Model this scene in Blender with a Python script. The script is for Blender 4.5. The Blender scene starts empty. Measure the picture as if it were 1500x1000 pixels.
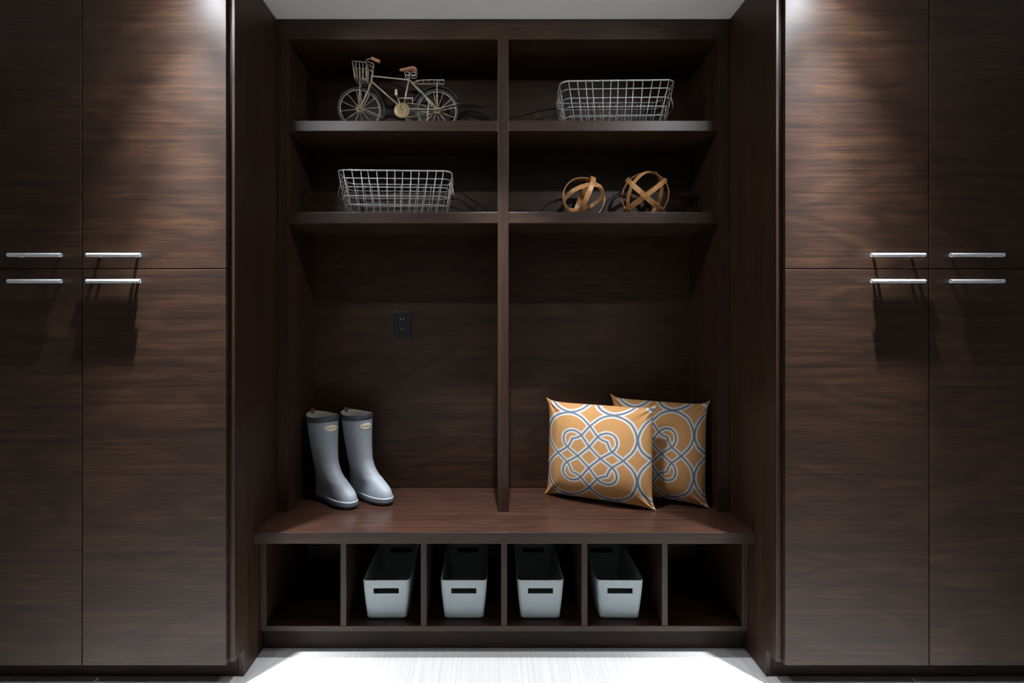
import bpy, bmesh, math, random
import numpy as np
from mathutils import Vector, Matrix

random.seed(7)
scene = bpy.context.scene
COL = scene.collection
PI = math.pi

# ------------------------------------------------------------------ key dimensions (metres)
CAMX, CAMZ, FPX = -0.0465, 1.2276, 735.0
W = 0.902            # half width of the alcove
CEIL = 2.430
Y_DOOR = 1.655       # door faces
Y_PANEL = 1.672      # front edge of the tall end panels
Y_BENCH = 1.800      # front edge of the bench seat
Y_CUB = 1.852        # front of the cubby dividers
Y_KICK = 1.8835
Y_HUTCH = 1.997
Y_BACK = 2.286
Z_BENCH = 0.469

# ------------------------------------------------------------------ helpers
def tag(o, label=None, cat=None, group=None, kind=None):
    if label: o['label'] = label
    if cat: o['category'] = cat
    if group: o['group'] = group
    if kind: o['kind'] = kind
    return o

def thing(name, label, cat, loc=(0, 0, 0), rz=0.0, group=None):
    o = bpy.data.objects.new(name, None)
    o.empty_display_size = 0.05
    COL.objects.link(o)
    o.location = loc
    o.rotation_euler = (0, 0, rz)
    return tag(o, label, cat, group)

def obj(name, bm, m, parent=None, bevel=0.0, smooth=False, label=None, kind=None, recalc=True, seg=2):
    if recalc:
        bmesh.ops.recalc_face_normals(bm, faces=bm.faces)
    me = bpy.data.meshes.new(name)
    bm.to_mesh(me)
    bm.free()
    if smooth:
        me.polygons.foreach_set('use_smooth', [True] * len(me.polygons))
    for mm in (m if isinstance(m, (list, tuple)) else [m]):
        me.materials.append(mm)
    o = bpy.data.objects.new(name, me)
    COL.objects.link(o)
    if parent is not None:
        o.parent = parent
    if bevel > 0:
        b = o.modifiers.new('bevel', 'BEVEL')
        b.width = bevel
        b.segments = seg
        b.limit_method = 'ANGLE'
        b.angle_limit = math.radians(40)
    if label: o['label'] = label
    if kind: o['kind'] = kind
    return o

def box(bm, x0, x1, y0, y1, z0, z1):
    if x0 > x1: x0, x1 = x1, x0
    vs = [bm.verts.new((x, y, z)) for x in (x0, x1) for y in (y0, y1) for z in (z0, z1)]
    for f in ((0, 1, 3, 2), (4, 6, 7, 5), (0, 4, 5, 1), (2, 3, 7, 6), (0, 2, 6, 4), (1, 5, 7, 3)):
        bm.faces.new([vs[i] for i in f])
    return vs

def boxbm(*a):
    bm = bmesh.new()
    box(bm, *a)
    return bm

def prism(bm, poly, axis, a0, a1):
    """extrude a polygon along an axis; poly holds the two other coordinates in x,y,z order"""
    def mk(p, a):
        if axis == 'x': return (a, p[0], p[1])
        if axis == 'y': return (p[0], a, p[1])
        return (p[0], p[1], a)
    A = [bm.verts.new(mk(p, a0)) for p in poly]
    B = [bm.verts.new(mk(p, a1)) for p in poly]
    n = len(poly)
    bm.faces.new(A); bm.faces.new(B[::-1])
    for i in range(n):
        bm.faces.new((A[i], A[(i + 1) % n], B[(i + 1) % n], B[i]))

def tube(bm, pts, r, n=8, closed=False, caps=True):
    pts = [Vector(p) for p in pts]
    N = len(pts)
    rs = r if isinstance(r, (list, tuple)) else [r] * N
    tang = []
    for i in range(N):
        if closed:
            t = pts[(i + 1) % N] - pts[i - 1]
        else:
            t = pts[min(i + 1, N - 1)] - pts[max(i - 1, 0)]
        tang.append(t.normalized())
    up = Vector((0, 0, 1))
    if abs(tang[0].dot(up)) > 0.9: up = Vector((1, 0, 0))
    u = tang[0].cross(up).normalized()
    rings = []
    for i in range(N):
        t = tang[i]
        u = (u - t * u.dot(t))
        if u.length < 1e-6: u = t.orthogonal()
        u.normalize()
        v = t.cross(u)
        rings.append([bm.verts.new(pts[i] + (u * math.cos(a) + v * math.sin(a)) * rs[i])
                      for a in [2 * PI * k / n for k in range(n)]])
    for i in range(N if closed else N - 1):
        A, B = rings[i], rings[(i + 1) % N]
        for k in range(n):
            bm.faces.new((A[k], A[(k + 1) % n], B[(k + 1) % n], B[k]))
    if caps and not closed:
        bm.faces.new(rings[0][::-1]); bm.faces.new(rings[-1])
    return rings

def catmull(pts, sub=8, closed=False):
    P = [np.array(p, float) for p in pts]
    n = len(P)
    out = []
    rng = range(n) if closed else range(n - 1)
    for i in rng:
        p0 = P[i - 1] if (closed or i > 0) else 2 * P[0] - P[1]
        p1 = P[i]
        p2 = P[(i + 1) % n]
        p3 = P[(i + 2) % n] if (closed or i + 2 < n) else 2 * P[-1] - P[-2]
        for k in range(sub):
            t = k / sub
            out.append(tuple(0.5 * ((2 * p1) + (-p0 + p2) * t + (2 * p0 - 5 * p1 + 4 * p2 - p3) * t * t
                                    + (-p0 + 3 * p1 - 3 * p2 + p3) * t ** 3)))
    if not closed:
        out.append(tuple(P[-1]))
    return out

def lathe(bm, prof, n=24, axis='z', origin=(0, 0, 0)):
    rings = []
    ox, oy, oz = origin
    for r, h in prof:
        ring = []
        for k in range(n):
            a = 2 * PI * k / n
            c, s = r * math.cos(a), r * math.sin(a)
            if axis == 'z': p = (ox + c, oy + s, oz + h)
            elif axis == 'y': p = (ox + c, oy + h, oz + s)
            else: p = (ox + h, oy + c, oz + s)
            ring.append(bm.verts.new(p))
        rings.append(ring)
    for A, B in zip(rings[:-1], rings[1:]):
        for k in range(n):
            bm.faces.new((A[k], A[(k + 1) % n], B[(k + 1) % n], B[k]))
    bm.faces.new(rings[0][::-1]); bm.faces.new(rings[-1])

# ------------------------------------------------------------------ materials
def new_mat(name):
    m = bpy.data.materials.new(name)
    m.use_nodes = True
    nt = m.node_tree
    return m, nt, nt.nodes['Principled BSDF']

def plain(name, col, rough=0.5, metal=0.0, spec=0.5, noise=0.0, nscale=40.0, bump=0.0, bscale=200.0):
    m, nt, b = new_mat(name)
    b.inputs['Roughness'].default_value = rough
    b.inputs['Metallic'].default_value = metal
    b.inputs['Specular IOR Level'].default_value = spec
    b.inputs['Base Color'].default_value = (*col, 1)
    tc = nt.nodes.new('ShaderNodeTexCoord')
    if noise > 0:
        n = nt.nodes.new('ShaderNodeTexNoise')
        n.inputs['Scale'].default_value = nscale
        n.inputs['Detail'].default_value = 5
        nt.links.new(tc.outputs['Object'], n.inputs['Vector'])
        r = nt.nodes.new('ShaderNodeValToRGB')
        r.color_ramp.elements[0].position = 0.3
        r.color_ramp.elements[1].position = 0.7
        r.color_ramp.elements[0].color = (*[c * (1 - noise) for c in col], 1)
        r.color_ramp.elements[1].color = (*[min(1, c * (1 + noise)) for c in col], 1)
        nt.links.new(n.outputs['Fac'], r.inputs['Fac'])
        nt.links.new(r.outputs['Color'], b.inputs['Base Color'])
    if bump > 0:
        n = nt.nodes.new('ShaderNodeTexNoise')
        n.inputs['Scale'].default_value = bscale
        n.inputs['Detail'].default_value = 3
        nt.links.new(tc.outputs['Object'], n.inputs['Vector'])
        bp = nt.nodes.new('ShaderNodeBump')
        bp.inputs['Strength'].default_value = bump
        bp.inputs['Distance'].default_value = 0.001
        nt.links.new(n.outputs['Fac'], bp.inputs['Height'])
        nt.links.new(bp.outputs['Normal'], b.inputs['Normal'])
    return m

def wood(name, axis='x', dark=(0.0095, 0.0042, 0.0022), mid=(0.0275, 0.0116, 0.0053), light=(0.060, 0.0265, 0.0112),
         rough=0.45, figure=1.0, bump=0.25, spec=0.48):
    """dark stained walnut: long streaks, cathedral figure and open pores along one axis"""
    m, nt, b = new_mat(name)
    N, L = nt.nodes, nt.links
    tc = N.new('ShaderNodeTexCoord')
    oi = N.new('ShaderNodeObjectInfo')
    rnd = N.new('ShaderNodeVectorMath'); rnd.operation = 'SCALE'
    rnd.inputs[0].default_value = (13.7, 7.3, 9.1)
    L.new(oi.outputs['Random'], rnd.inputs['Scale'])
    add = N.new('ShaderNodeVectorMath'); add.operation = 'ADD'
    L.new(tc.outputs['Object'], add.inputs[0]); L.new(rnd.outputs['Vector'], add.inputs[1])

    def mapped(along, across):
        mp = N.new('ShaderNodeMapping')
        s = {'x': (along, across, across), 'z': (across, across, along), 'y': (across, along, across)}[axis]
        mp.inputs['Scale'].default_value = s
        L.new(add.outputs['Vector'], mp.inputs['Vector'])
        return mp
    def noise(mp, scale, detail, rough_=0.55, dist=0.0):
        n = N.new('ShaderNodeTexNoise')
        n.inputs['Scale'].default_value = scale
        n.inputs['Detail'].default_value = detail
        n.inputs['Roughness'].default_value = rough_
        n.inputs['Distortion'].default_value = dist
        L.new(mp.outputs['Vector'], n.inputs['Vector'])
        return n
    def mixv(a, bb, f):
        x = N.new('ShaderNodeMix'); x.data_type = 'FLOAT'
        x.inputs['Factor'].default_value = f
        L.new(a, x.inputs['A']); L.new(bb, x.inputs['B'])
        return x.outputs['Result']
    # cathedral figure: contour lines of a stretched low noise
    low = noise(mapped(1.5, 6.0), 1.0, 2.5, 0.5, 0.4)
    mul = N.new('ShaderNodeMath'); mul.operation = 'MULTIPLY'; mul.inputs[1].default_value = 42.0
    L.new(low.outputs['Fac'], mul.inputs[0])
    sn = N.new('ShaderNodeMath'); sn.operation = 'SINE'
    L.new(mul.outputs[0], sn.inputs[0])
    fig = N.new('ShaderNodeMapRange')
    fig.inputs['From Min'].default_value = -1; fig.inputs['From Max'].default_value = 1
    L.new(sn.outputs[0], fig.inputs['Value'])
    streak = noise(mapped(0.8, 70.0), 1.0, 8.0, 0.74)
    fine = noise(mapped(9.0, 300.0), 1.0, 5.0, 0.75)
    v = mixv(streak.outputs['Fac'], fig.outputs['Result'], 0.13 * figure)
    v = mixv(v, fine.outputs['Fac'], 0.46)
    ramp = N.new('ShaderNodeValToRGB')
    e = ramp.color_ramp.elements
    e[0].position = 0.36; e[0].color = (*dark, 1)
    e[1].position = 0.65; e[1].color = (*light, 1)
    k = e.new(0.5); k.color = (*mid, 1)
    L.new(v, ramp.inputs['Fac'])
    L.new(ramp.outputs['Color'], b.inputs['Base Color'])
    b.inputs['Roughness'].default_value = rough
    b.inputs['Specular IOR Level'].default_value = spec
    bp = N.new('ShaderNodeBump')
    bp.inputs['Strength'].default_value = bump
    bp.inputs['Distance'].default_value = 0.0006
    L.new(mixv(fine.outputs['Fac'], fig.outputs['Result'], 0.10 * figure), bp.inputs['Height'])
    L.new(bp.outputs['Normal'], b.inputs['Normal'])
    return m

WOOD_H = wood('walnut_grain_across', 'x')
WOOD_V = wood('walnut_grain_upright', 'z', figure=0.4)
WOOD_SEAT = wood('walnut_seat', 'x', dark=(0.016, 0.007, 0.0045), mid=(0.038, 0.0165, 0.0105), light=(0.070, 0.031, 0.019), rough=0.28, figure=0.5, bump=0.12)
WOOD_KICK = wood('walnut_kick', 'x', dark=(0.010, 0.006, 0.005), mid=(0.022, 0.013, 0.010), light=(0.04, 0.024, 0.017), rough=0.6, spec=0.25)
PAINT_CEIL = plain('ceiling_paint', (0.84, 0.82, 0.77), 0.9, spec=0.2, bump=0.1, bscale=300)
PAINT_WALL = plain('wall_paint', (0.26, 0.255, 0.245), 0.9, spec=0.2, bump=0.1, bscale=300)
STEEL = plain('brushed_nickel', (0.50, 0.515, 0.54), 0.55, metal=0.1, bump=0.03, bscale=500)
WIRE = plain('grey_wire', (0.46, 0.46, 0.45), 0.42, metal=0.3, noise=0.25, nscale=60)
COPPER = plain('coppery_handle_wire', (0.62, 0.40, 0.30), 0.35, metal=0.8, noise=0.2)
BLACK_PLASTIC = plain('black_plastic', (0.012, 0.012, 0.014), 0.38)
SLOT = plain('slot_dark', (0.003, 0.003, 0.003), 0.7)
CONTACT = plain('brass_contact', (0.55, 0.5, 0.42), 0.3, metal=1.0)
RUBBER = plain('grey_rubber', (0.29, 0.32, 0.355), 0.55, noise=0.05, nscale=18)
RUBBER_DARK = plain('dark_rubber', (0.055, 0.062, 0.08), 0.45)
SOLE = plain('boot_sole_rubber', (0.13, 0.145, 0.175), 0.6)
LINING = plain('boot_lining_cloth', (0.36, 0.32, 0.27), 0.95, noise=0.15, nscale=300, bump=0.3, bscale=900)
PATCH = plain('cream_patch', (0.78, 0.70, 0.52), 0.6)
INK = plain('patch_ink', (0.10, 0.07, 0.05), 0.7)
TAB = plain('leather_tab', (0.13, 0.06, 0.05), 0.6)
BIN = plain('pale_grey_bin', (0.45, 0.525, 0.55), 0.55, noise=0.03, nscale=25, bump=0.12, bscale=450)
BIKE_PAINT = plain('aged_brass_paint', (0.44, 0.39, 0.30), 0.45, metal=0.25, noise=0.3, nscale=90)
BIKE_GOLD = plain('aged_gold_hub', (0.34, 0.245, 0.125), 0.4, metal=0.5, noise=0.3, nscale=120)
TYRE = plain('tyre_rubber', (0.036, 0.037, 0.042), 0.55)
FENDER = plain('fender_dark', (0.035, 0.035, 0.038), 0.5)
LEATHER = plain('tan_leather', (0.42, 0.19, 0.09), 0.45, noise=0.2, nscale=60)
PEDAL = plain('cream_pedal', (0.5, 0.47, 0.40), 0.5)
STRAP = None

def strap_mat():
    m, nt, b = new_mat('bent_wood_strap')
    N, L = nt.nodes, nt.links
    tc = N.new('ShaderNodeTexCoord')
    n = N.new('ShaderNodeTexNoise'); n.inputs['Scale'].default_value = 60; n.inputs['Detail'].default_value = 5
    L.new(tc.outputs['Object'], n.inputs['Vector'])
    r = N.new('ShaderNodeValToRGB')
    r.color_ramp.elements[0].position = 0.3; r.color_ramp.elements[0].color = (0.38, 0.16, 0.047, 1)
    r.color_ramp.elements[1].position = 0.7; r.color_ramp.elements[1].color = (0.64, 0.325, 0.115, 1)
    L.new(n.outputs['Fac'], r.inputs['Fac']); L.new(r.outputs['Color'], b.inputs['Base Color'])
    b.inputs['Roughness'].default_value = 0.42
    return m
STRAP = strap_mat()

def floor_mat():
    m, nt, b = new_mat('streaked_tile')
    N, L = nt.nodes, nt.links
    tc = N.new('ShaderNodeTexCoord')
    mp = N.new('ShaderNodeMapping'); mp.inputs['Scale'].default_value = (95, 1.6, 1)
    L.new(tc.outputs['Object'], mp.inputs['Vector'])
    n = N.new('ShaderNodeTexNoise'); n.inputs['Scale'].default_value = 1; n.inputs['Detail'].default_value = 6
    L.new(mp.outputs['Vector'], n.inputs['Vector'])
    r = N.new('ShaderNodeValToRGB')
    r.color_ramp.elements[0].position = 0.25; r.color_ramp.elements[0].color = (0.36, 0.355, 0.345, 1)
    r.color_ramp.elements[1].position = 0.75; r.color_ramp.elements[1].color = (0.48, 0.475, 0.465, 1)
    L.new(n.outputs['Fac'], r.inputs['Fac'])
    # tiles 0.318 wide (across) and 0.64 long, thin grout
    mp2 = N.new('ShaderNodeMapping')
    mp2.inputs['Rotation'].default_value = (0, 0, PI / 2)
    mp2.inputs['Location'].default_value = (1.819 + 0.64, 0.017, 0)
    L.new(tc.outputs['Object'], mp2.inputs['Vector'])
    br = N.new('ShaderNodeTexBrick')
    br.inputs['Scale'].default_value = 1
    br.inputs['Brick Width'].default_value = 0.64
    br.inputs['Row Height'].default_value = 0.318
    br.inputs['Mortar Size'].default_value = 0.0012
    br.inputs['Mortar Smooth'].default_value = 0.1
    br.offset = 0.0
    br.inputs['Color1'].default_value = (1, 1, 1, 1); br.inputs['Color2'].default_value = (0.96, 0.96, 0.96, 1)
    br.inputs['Mortar'].default_value = (0.78, 0.77, 0.75, 1)
    L.new(mp2.outputs['Vector'], br.inputs['Vector'])
    mx = N.new('ShaderNodeMix'); mx.data_type = 'RGBA'; mx.blend_type = 'MULTIPLY'
    mx.inputs['Factor'].default_value = 1
    L.new(r.outputs['Color'], mx.inputs['A']); L.new(br.outputs['Color'], mx.inputs['B'])
    L.new(mx.outputs['Result'], b.inputs['Base Color'])
    b.inputs['Roughness'].default_value = 0.42
    return m

# ------------------------------------------------------------------ setting
X0, X1, Yr = -2.45, 2.45, -2.0
def struct(name, bm, m, **k):
    o = obj(name, bm, m, **k); o['kind'] = 'structure'; return o
struct('floor', boxbm(X0, X1, Yr, 2.40, -0.06, 0.0), floor_mat())
struct('ceiling', boxbm(X0, X1, Yr, 2.40, CEIL, CEIL + 0.06), PAINT_CEIL)
struct('wall_back', boxbm(X0, X1, 2.31, 2.40, 0.0, CEIL), PAINT_WALL)
struct('wall_left', boxbm(X0 - 0.08, X0, Yr, 2.40, 0.0, CEIL), PAINT_WALL)
struct('wall_right', boxbm(X1, X1 + 0.08, Yr, 2.40, 0.0, CEIL), PAINT_WALL)
struct('wall_rear', boxbm(X0, X1, Yr - 0.08, Yr, 0.0, CEIL), PAINT_WALL)

# ------------------------------------------------------------------ tall cabinets
def handle_bm(cx, z, yface):
    bm = bmesh.new()
    L, r = 0.173, 0.0062
    yc = yface - 0.026
    # hollow round bar: outer wall, then back in as the bore
    prof = [(r - 0.0016, -L / 2 + 0.012), (r - 0.0016, -L / 2), (r, -L / 2 + 0.0004), (r, L / 2 - 0.0004), (r - 0.0016, L / 2), (r - 0.0016, L / 2 - 0.012)]
    lathe(bm, prof, 20, 'x', (cx, yc, z))
    for s in (-1, 1):
        lathe(bm, [(0.0048, 0.0), (0.0048, 0.0210)], 12, 'y', (cx + s * 0.062, yc + 0.0045, z))
    return bm

def tall_cabinet(side, label):
    s = side
    t = thing('tall_cabinet', label, 'cabinet', (s * 1.39, 1.98, 0), 0, 'tall wooden cabinets beside the bench niche')
    inv = Matrix.Translation((-s * 1.39, -1.98, 0))
    def part(name, bm, m, bevel=0.0012, parent=t, label=None, rot=None):
        bmesh.ops.transform(bm, matrix=inv, verts=bm.verts)
        return obj(name, bm, m, parent, bevel, label=label)
    # end panel, notched at the toe kick
    bm = bmesh.new()
    prism(bm, [(Y_PANEL, 0.0925), (Y_PANEL, CEIL - 0.002), (2.305, CEIL - 0.002), (2.305, 0.0), (1.733, 0.0), (1.733, 0.0925)], 'x', s * W, s * (W + 0.0175))
    part('end_panel', bm, WOOD_V)
    # carcass behind the doors
    part('carcass', boxbm(s * (W + 0.019), s * 1.872, 1.6765, 2.30, 0.095, CEIL - 0.003), WOOD_V)
    part('toe_kick', boxbm(s * (W + 0.019), s * 1.872, 1.734, 1.752, 0.0, 0.0935), WOOD_KICK)
    for k, (a, b) in enumerate(((0.9225, 1.3955), (1.3995, 1.8725))):
        hx = s * (1.2745 if k == 0 else 1.5305)
        for z0, z1, hz in ((1.4015, CEIL - 0.004, 1.4419), (0.0925, 1.3978, 1.3568)):
            bm = boxbm(s * a, s * b, Y_DOOR, Y_DOOR + 0.0185, z0, z1)
            h = handle_bm(hx, hz, Y_DOOR)
            ang = DOOR_TILT.get((s, k, z0 > 1), 0.0)
            if ang:
                # door standing a hair open on its hinge
                px = s * (a if k == 0 else b)
                R = Matrix.Translation((px, Y_DOOR + 0.0185, 0)) @ Matrix.Rotation(ang, 4, 'Z') @ Matrix.Translation((-px, -Y_DOOR - 0.0185, 0))
                bmesh.ops.transform(bm, matrix=R, verts=bm.verts)
                bmesh.ops.transform(h, matrix=R, verts=h.verts)
            d = part('door', bm, WOOD_H, 0.001)
            part('handle', h, STEEL, 0, d, 'satin nickel bar handle')
            me = d.children[0].data
            me.polygons.foreach_set('use_smooth', [True] * len(me.polygons))
            try: me.set_sharp_from_angle(angle=math.radians(40))
            except Exception: pass
    return t

DOOR_TILT = {}
tall_cabinet(-1, 'tall dark walnut cabinet with four doors, on the side of the grey boots')
tall_cabinet(1, 'tall dark walnut cabinet with four doors, on the side of the patterned pillows')

# ------------------------------------------------------------------ bench with six cubbies
bench = thing('storage_bench', 'low dark walnut bench with six open cubbies under a reddish brown seat', 'bench', (0, 2.0, 0))
def bpart(name, bm, m, bevel=0.0012):
    bmesh.ops.translate(bm, verts=bm.verts, vec=(0, -2.0, 0))
    return obj(name, bm, m, bench, bevel)
e = 0.001
bpart('seat', boxbm(-W + e, W - e, Y_BENCH + 0.0042, Y_BACK - e, Z_BENCH - 0.0404, Z_BENCH), WOOD_SEAT, 0.0016)
bpart('front_edge', boxbm(-W + e, W - e, Y_BENCH, Y_BENCH + 0.004, Z_BENCH - 0.0404, Z_BENCH), WOOD_H, 0.0010)
zb0, zb1 = 0.083, 0.103
for cx in (-0.890, 0.890):
    bpart('side_panel', boxbm(cx - 0.011, cx + 0.011, Y_CUB, Y_BACK - e, zb0, Z_BENCH - 0.0406), WOOD_V)
for k in (-2, -1, 0, 1, 2):
    cx = 0.2967 * k
    bpart('divider', boxbm(cx - 0.0107, cx + 0.0107, Y_CUB, Y_BACK - 0.014, zb1 + 0.0002, Z_BENCH - 0.0406), WOOD_V)
bpart('bottom_shelf', boxbm(-0.8785, 0.8785, Y_CUB - 0.0005, Y_BACK - 0.014, zb0, zb1), WOOD_H)
bpart('back_panel', boxbm(-0.8785, 0.8785, Y_BACK - 0.0135, Y_BACK - e, zb0, Z_BENCH - 0.0406), WOOD_H)
bpart('toe_kick', boxbm(-W + e, W - e, Y_KICK, Y_KICK + 0.02, 0.0, zb0 - 0.0004), WOOD_KICK)

# ------------------------------------------------------------------ shelf unit standing on the bench
hutch = thing('shelf_unit', 'tall dark walnut shelf unit in two bays standing on the bench', 'shelves', (0, 2.1, Z_BENCH))
def hpart(name, bm, m, bevel=0.0012):
    bmesh.ops.translate(bm, verts=bm.verts, vec=(0, -2.1, -Z_BENCH))
    return obj(name, bm, m, hutch, bevel)
HI = 0.857
zt = CEIL - 0.001
for s in (-1, 1):
    hpart('side_panel', boxbm(s * HI, s * (W - e), Y_HUTCH, Y_BACK, Z_BENCH + 0.0005, 2.3482), WOOD_V)
hpart('top_rail', boxbm(-W + e, W - e, Y_HUTCH, Y_BACK, 2.3485, zt), WOOD_H)
hpart('divider', boxbm(-0.0215, 0.0215, Y_HUTCH, Y_BACK - 0.0005, Z_BENCH + 0.0005, 2.3482), WOOD_V)
hpart('back_panel', boxbm(-W + e, W - e, Y_BACK, Y_BACK + 0.018, Z_BENCH + 0.0005, zt), WOOD_H)
for z0, z1 in ((1.983, 2.025), (1.616, 1.661)):
    for s in (-1, 1):
        hpart('shelf', boxbm(s * 0.0218, s * (HI - 0.0003), Y_HUTCH - 0.0006, Y_BACK - 0.0005, z0, z1), WOOD_H, 0.0018)

# ------------------------------------------------------------------ wall outlet
ox, oz = -0.4524, 1.2085
out = thing('wall_outlet', 'black double wall outlet on the dark panel above the boots', 'outlet', (ox, Y_BACK, oz))
bm = boxbm(-0.0385, 0.0385, -0.006, -0.0002, -0.0615, 0.0615)
obj('cover_plate', bm, BLACK_PLASTIC, out, 0.0022)
for s in (1, -1):
    bm = boxbm(-0.0165, 0.0165, -0.0078, -0.0059, s * 0.0225 - 0.0195, s * 0.0225 + 0.0195)
    rcp = obj('receptacle', bm, BLACK_PLASTIC, out, 0.0012)
    bm = bmesh.new()
    for q in (-1, 1):
        box(bm, q * 0.0068 - 0.0018, q * 0.0068 + 0.0018, -0.0083, -0.0077, s * 0.0225 + 0.001, s * 0.0225 + 0.0095)
    obj('slot', bm, CONTACT, rcp)
    bm = bmesh.new()
    lathe(bm, [(0.003, -0.0083), (0.003, -0.0077)], 12, 'y', (0, 0, s * 0.0225 - 0.009))
    obj('ground_hole', bm, SLOT, rcp)

# ------------------------------------------------------------------ wire baskets
def rrect(hx, hy, r, z, n=6):
    pts = []
    for cx, cy, a0 in ((hx - r, hy - r, 0), (-hx + r, hy - r, PI / 2), (-hx + r, -hy + r, PI), (hx - r, -hy + r, 1.5 * PI)):
        for k in range(n + 1):
            a = a0 + (PI / 2) * k / n
            pts.append((cx + r * math.cos(a), cy + r * math.sin(a), z))
    return pts

def wire_basket(label, loc, rz, flip, seed):
    rnd = random.Random(seed)
    t = thing('wire_basket', label, 'basket', loc, rz, 'wire baskets on the upper shelves')
    H = 0.180
    HXT, HYT, HXB, HYB = 0.232, 0.105, 0.200, 0.082
    def half(z):
        f = z / H
        return HXB + (HXT - HXB) * f, HYB + (HYT - HYB) * f
    bm = bmesh.new()
    hx, hy = half(H)
    tube(bm, rrect(hx, hy, 0.035, H - 0.003), 0.0031, 8, closed=True)
    obj('rim', bm, WIRE, t, smooth=True)
    bm = bmesh.new()
    for z in (0.146, 0.1115, 0.077, 0.0425, 0.006):
        hx, hy = half(z)
        tube(bm, rrect(hx, hy, 0.033, z), 0.0019, 6, closed=True)
    def upright(side, p_top, p_bot):
        if side in ('front', 'back'):
            s = -1 if side == 'front' else 1
            a = (p_top, s * (HYT + 0.002), H); b = (p_bot, s * (HYB + 0.002), 0.004)
        else:
            s = -1 if side == 'lo' else 1
            a = (s * (HXT + 0.002), p_top, H); b = (s * (HXB + 0.002), p_bot, 0.004)
        tube(bm, [a, b], {'front': 0.0018, 'back': 0.0012}.get(side, 0.0014), 6)
        return b
    n = 13
    bx = []
    for side in ('front', 'back'):
        ends = []
        for k in range(n):
            f = -1 + 2 * (k + 0.5) / n
            top = f * (HXT - 0.012) + rnd.uniform(-0.0055, 0.0055)
            bot = f * (HXB - 0.012) + rnd.uniform(-0.004, 0.004)
            ends.append(upright(side, top, bot))
        bx.append(ends)
    for a, b in zip(*bx):
        tube(bm, [(a[0], a[1], 0.0035), (b[0], b[1], 0.0035)], 0.0013, 6)
    by = []
    for side in ('lo', 'hi'):
        ends = []
        for k in range(4):
            f = -1 + 2 * (k + 0.5) / 4
            ends.append(upright(side, f * (HYT - 0.01) + rnd.uniform(-0.004, 0.004), f * (HYB - 0.01)))
        by.append(ends)
    for a, b in zip(*by):
        tube(bm, [(a[0], a[1], 0.0065), (b[0], b[1], 0.0065)], 0.0013, 6)
    obj('wire_grid', bm, WIRE, t, smooth=True)
    for s in (-1, 1):
        bm = bmesh.new()
        xx = s * (HXT - 0.006)
        # bail handle: two hooked eyes with a bar hanging outside the end
        for q in (-1, 1):
            loop = []
            for k in range(10):
                a = PI * 2 * k / 10
                loop.append((xx + s * 0.006 * math.cos(a), q * 0.045, 0.138 + 0.010 * math.sin(a)))
            tube(bm, loop, 0.0019, 6, closed=True)
        bar = catmull([(xx + s * 0.004, -0.045, 0.136), (xx + s * 0.012, -0.043, 0.110), (xx + s * 0.016, -0.034, 0.092),
                       (xx + s * 0.017, 0, 0.088), (xx + s * 0.016, 0.034, 0.092), (xx + s * 0.012, 0.043, 0.110), (xx + s * 0.004, 0.045, 0.136)], 5)
        tube(bm, bar, 0.0022, 6)
        obj('handle', bm, COPPER, t, smooth=True, label='coppery wire handle')
    return t
wire_basket('grey wire basket on the lower shelf, above the boots', (-0.4455, 2.141, 1.661), math.radians(2.0), 1, 3)
wire_basket('grey wire basket on the top shelf, above the wooden balls', (0.470, 2.139, 2.025), math.radians(-1.4), 1, 5)

# ------------------------------------------------------------------ bent wood balls
def strap_ball(label, loc, R, hoops, width, rivets):
    t = thing('wooden_ball', label, 'decorative ball', loc, 0, 'bent wood balls on the shelf')
    th = 0.0030
    for i, (nrm, rr) in enumerate(hoops):
        nrm = Vector(nrm).normalized()
        u = nrm.orthogonal().normalized(); v = nrm.cross(u)
        bm = bmesh.new()
        n = 72
        ro = R - rr
        ri = ro - th
        rings = []
        for k in range(n):
            a = 2 * PI * k / n
            d = u * math.cos(a) + v * math.sin(a)
            rings.append([bm.verts.new(c) for c in (d * ro + nrm * width / 2, d * ro - nrm * width / 2, d * ri - nrm * width / 2, d * ri + nrm * width / 2)])
        for k in range(n):
            A, B = rings[k], rings[(k + 1) % n]
            for q in range(4):
                bm.faces.new((A[q], A[(q + 1) % 4], B[(q + 1) % 4], B[q]))
        o = obj('hoop', bm, STRAP, t, 0.0006, seg=1)
        me = o.data
        me.polygons.foreach_set('use_smooth', [True] * len(me.polygons))
        try: me.set_sharp_from_angle(angle=math.radians(40))
        except Exception: pass
    # rivets where hoops cross
    hn = [Vector(h[0]).normalized() for h in hoops]
    for i in range(len(hn)):
        for j in range(i):
            d = hn[i].cross(hn[j])
            if d.length < 0.2: continue
            d.normalize()
            for s in (-1, 1):
                M = Matrix.Translation(d * s * (R - 0.0004)) @ d.to_track_quat('Z', 'Y').to_matrix().to_4x4()
                bm = bmesh.new()
                bmesh.ops.create_uvsphere(bm, u_segments=8, v_segments=6, radius=0.0028, matrix=M)
                obj('rivet', bm, CONTACT, t, smooth=True)
    return t
def view_normal(nx, ny, nz, loc):
    """normal given as (picture right, picture down, towards viewer) for a ball seen from the room"""
    f = (Vector((CAMX, 0, CAMZ)) - Vector(loc)).normalized()
    r = Vector((0, 0, 1)).cross(f).normalized()
    up = f.cross(r)
    return tuple(r * nx - up * ny + f * nz)
Ls = (0.350, 2.160, 1.661 + 0.0958)
strap_ball('small bent wood strap ball, the smaller of the two on the shelf', Ls, 0.0955,
           [(view_normal(0.90, 0.42, -0.12, Ls), 0.0), (view_normal(0.30, -0.42, 0.86, Ls), 0.0032), (view_normal(0.28, 0.80, 0.52, Ls), 0.0064)],
           0.021, None)
Lb = (0.618, 2.170, 1.661 + 0.1085)
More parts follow.
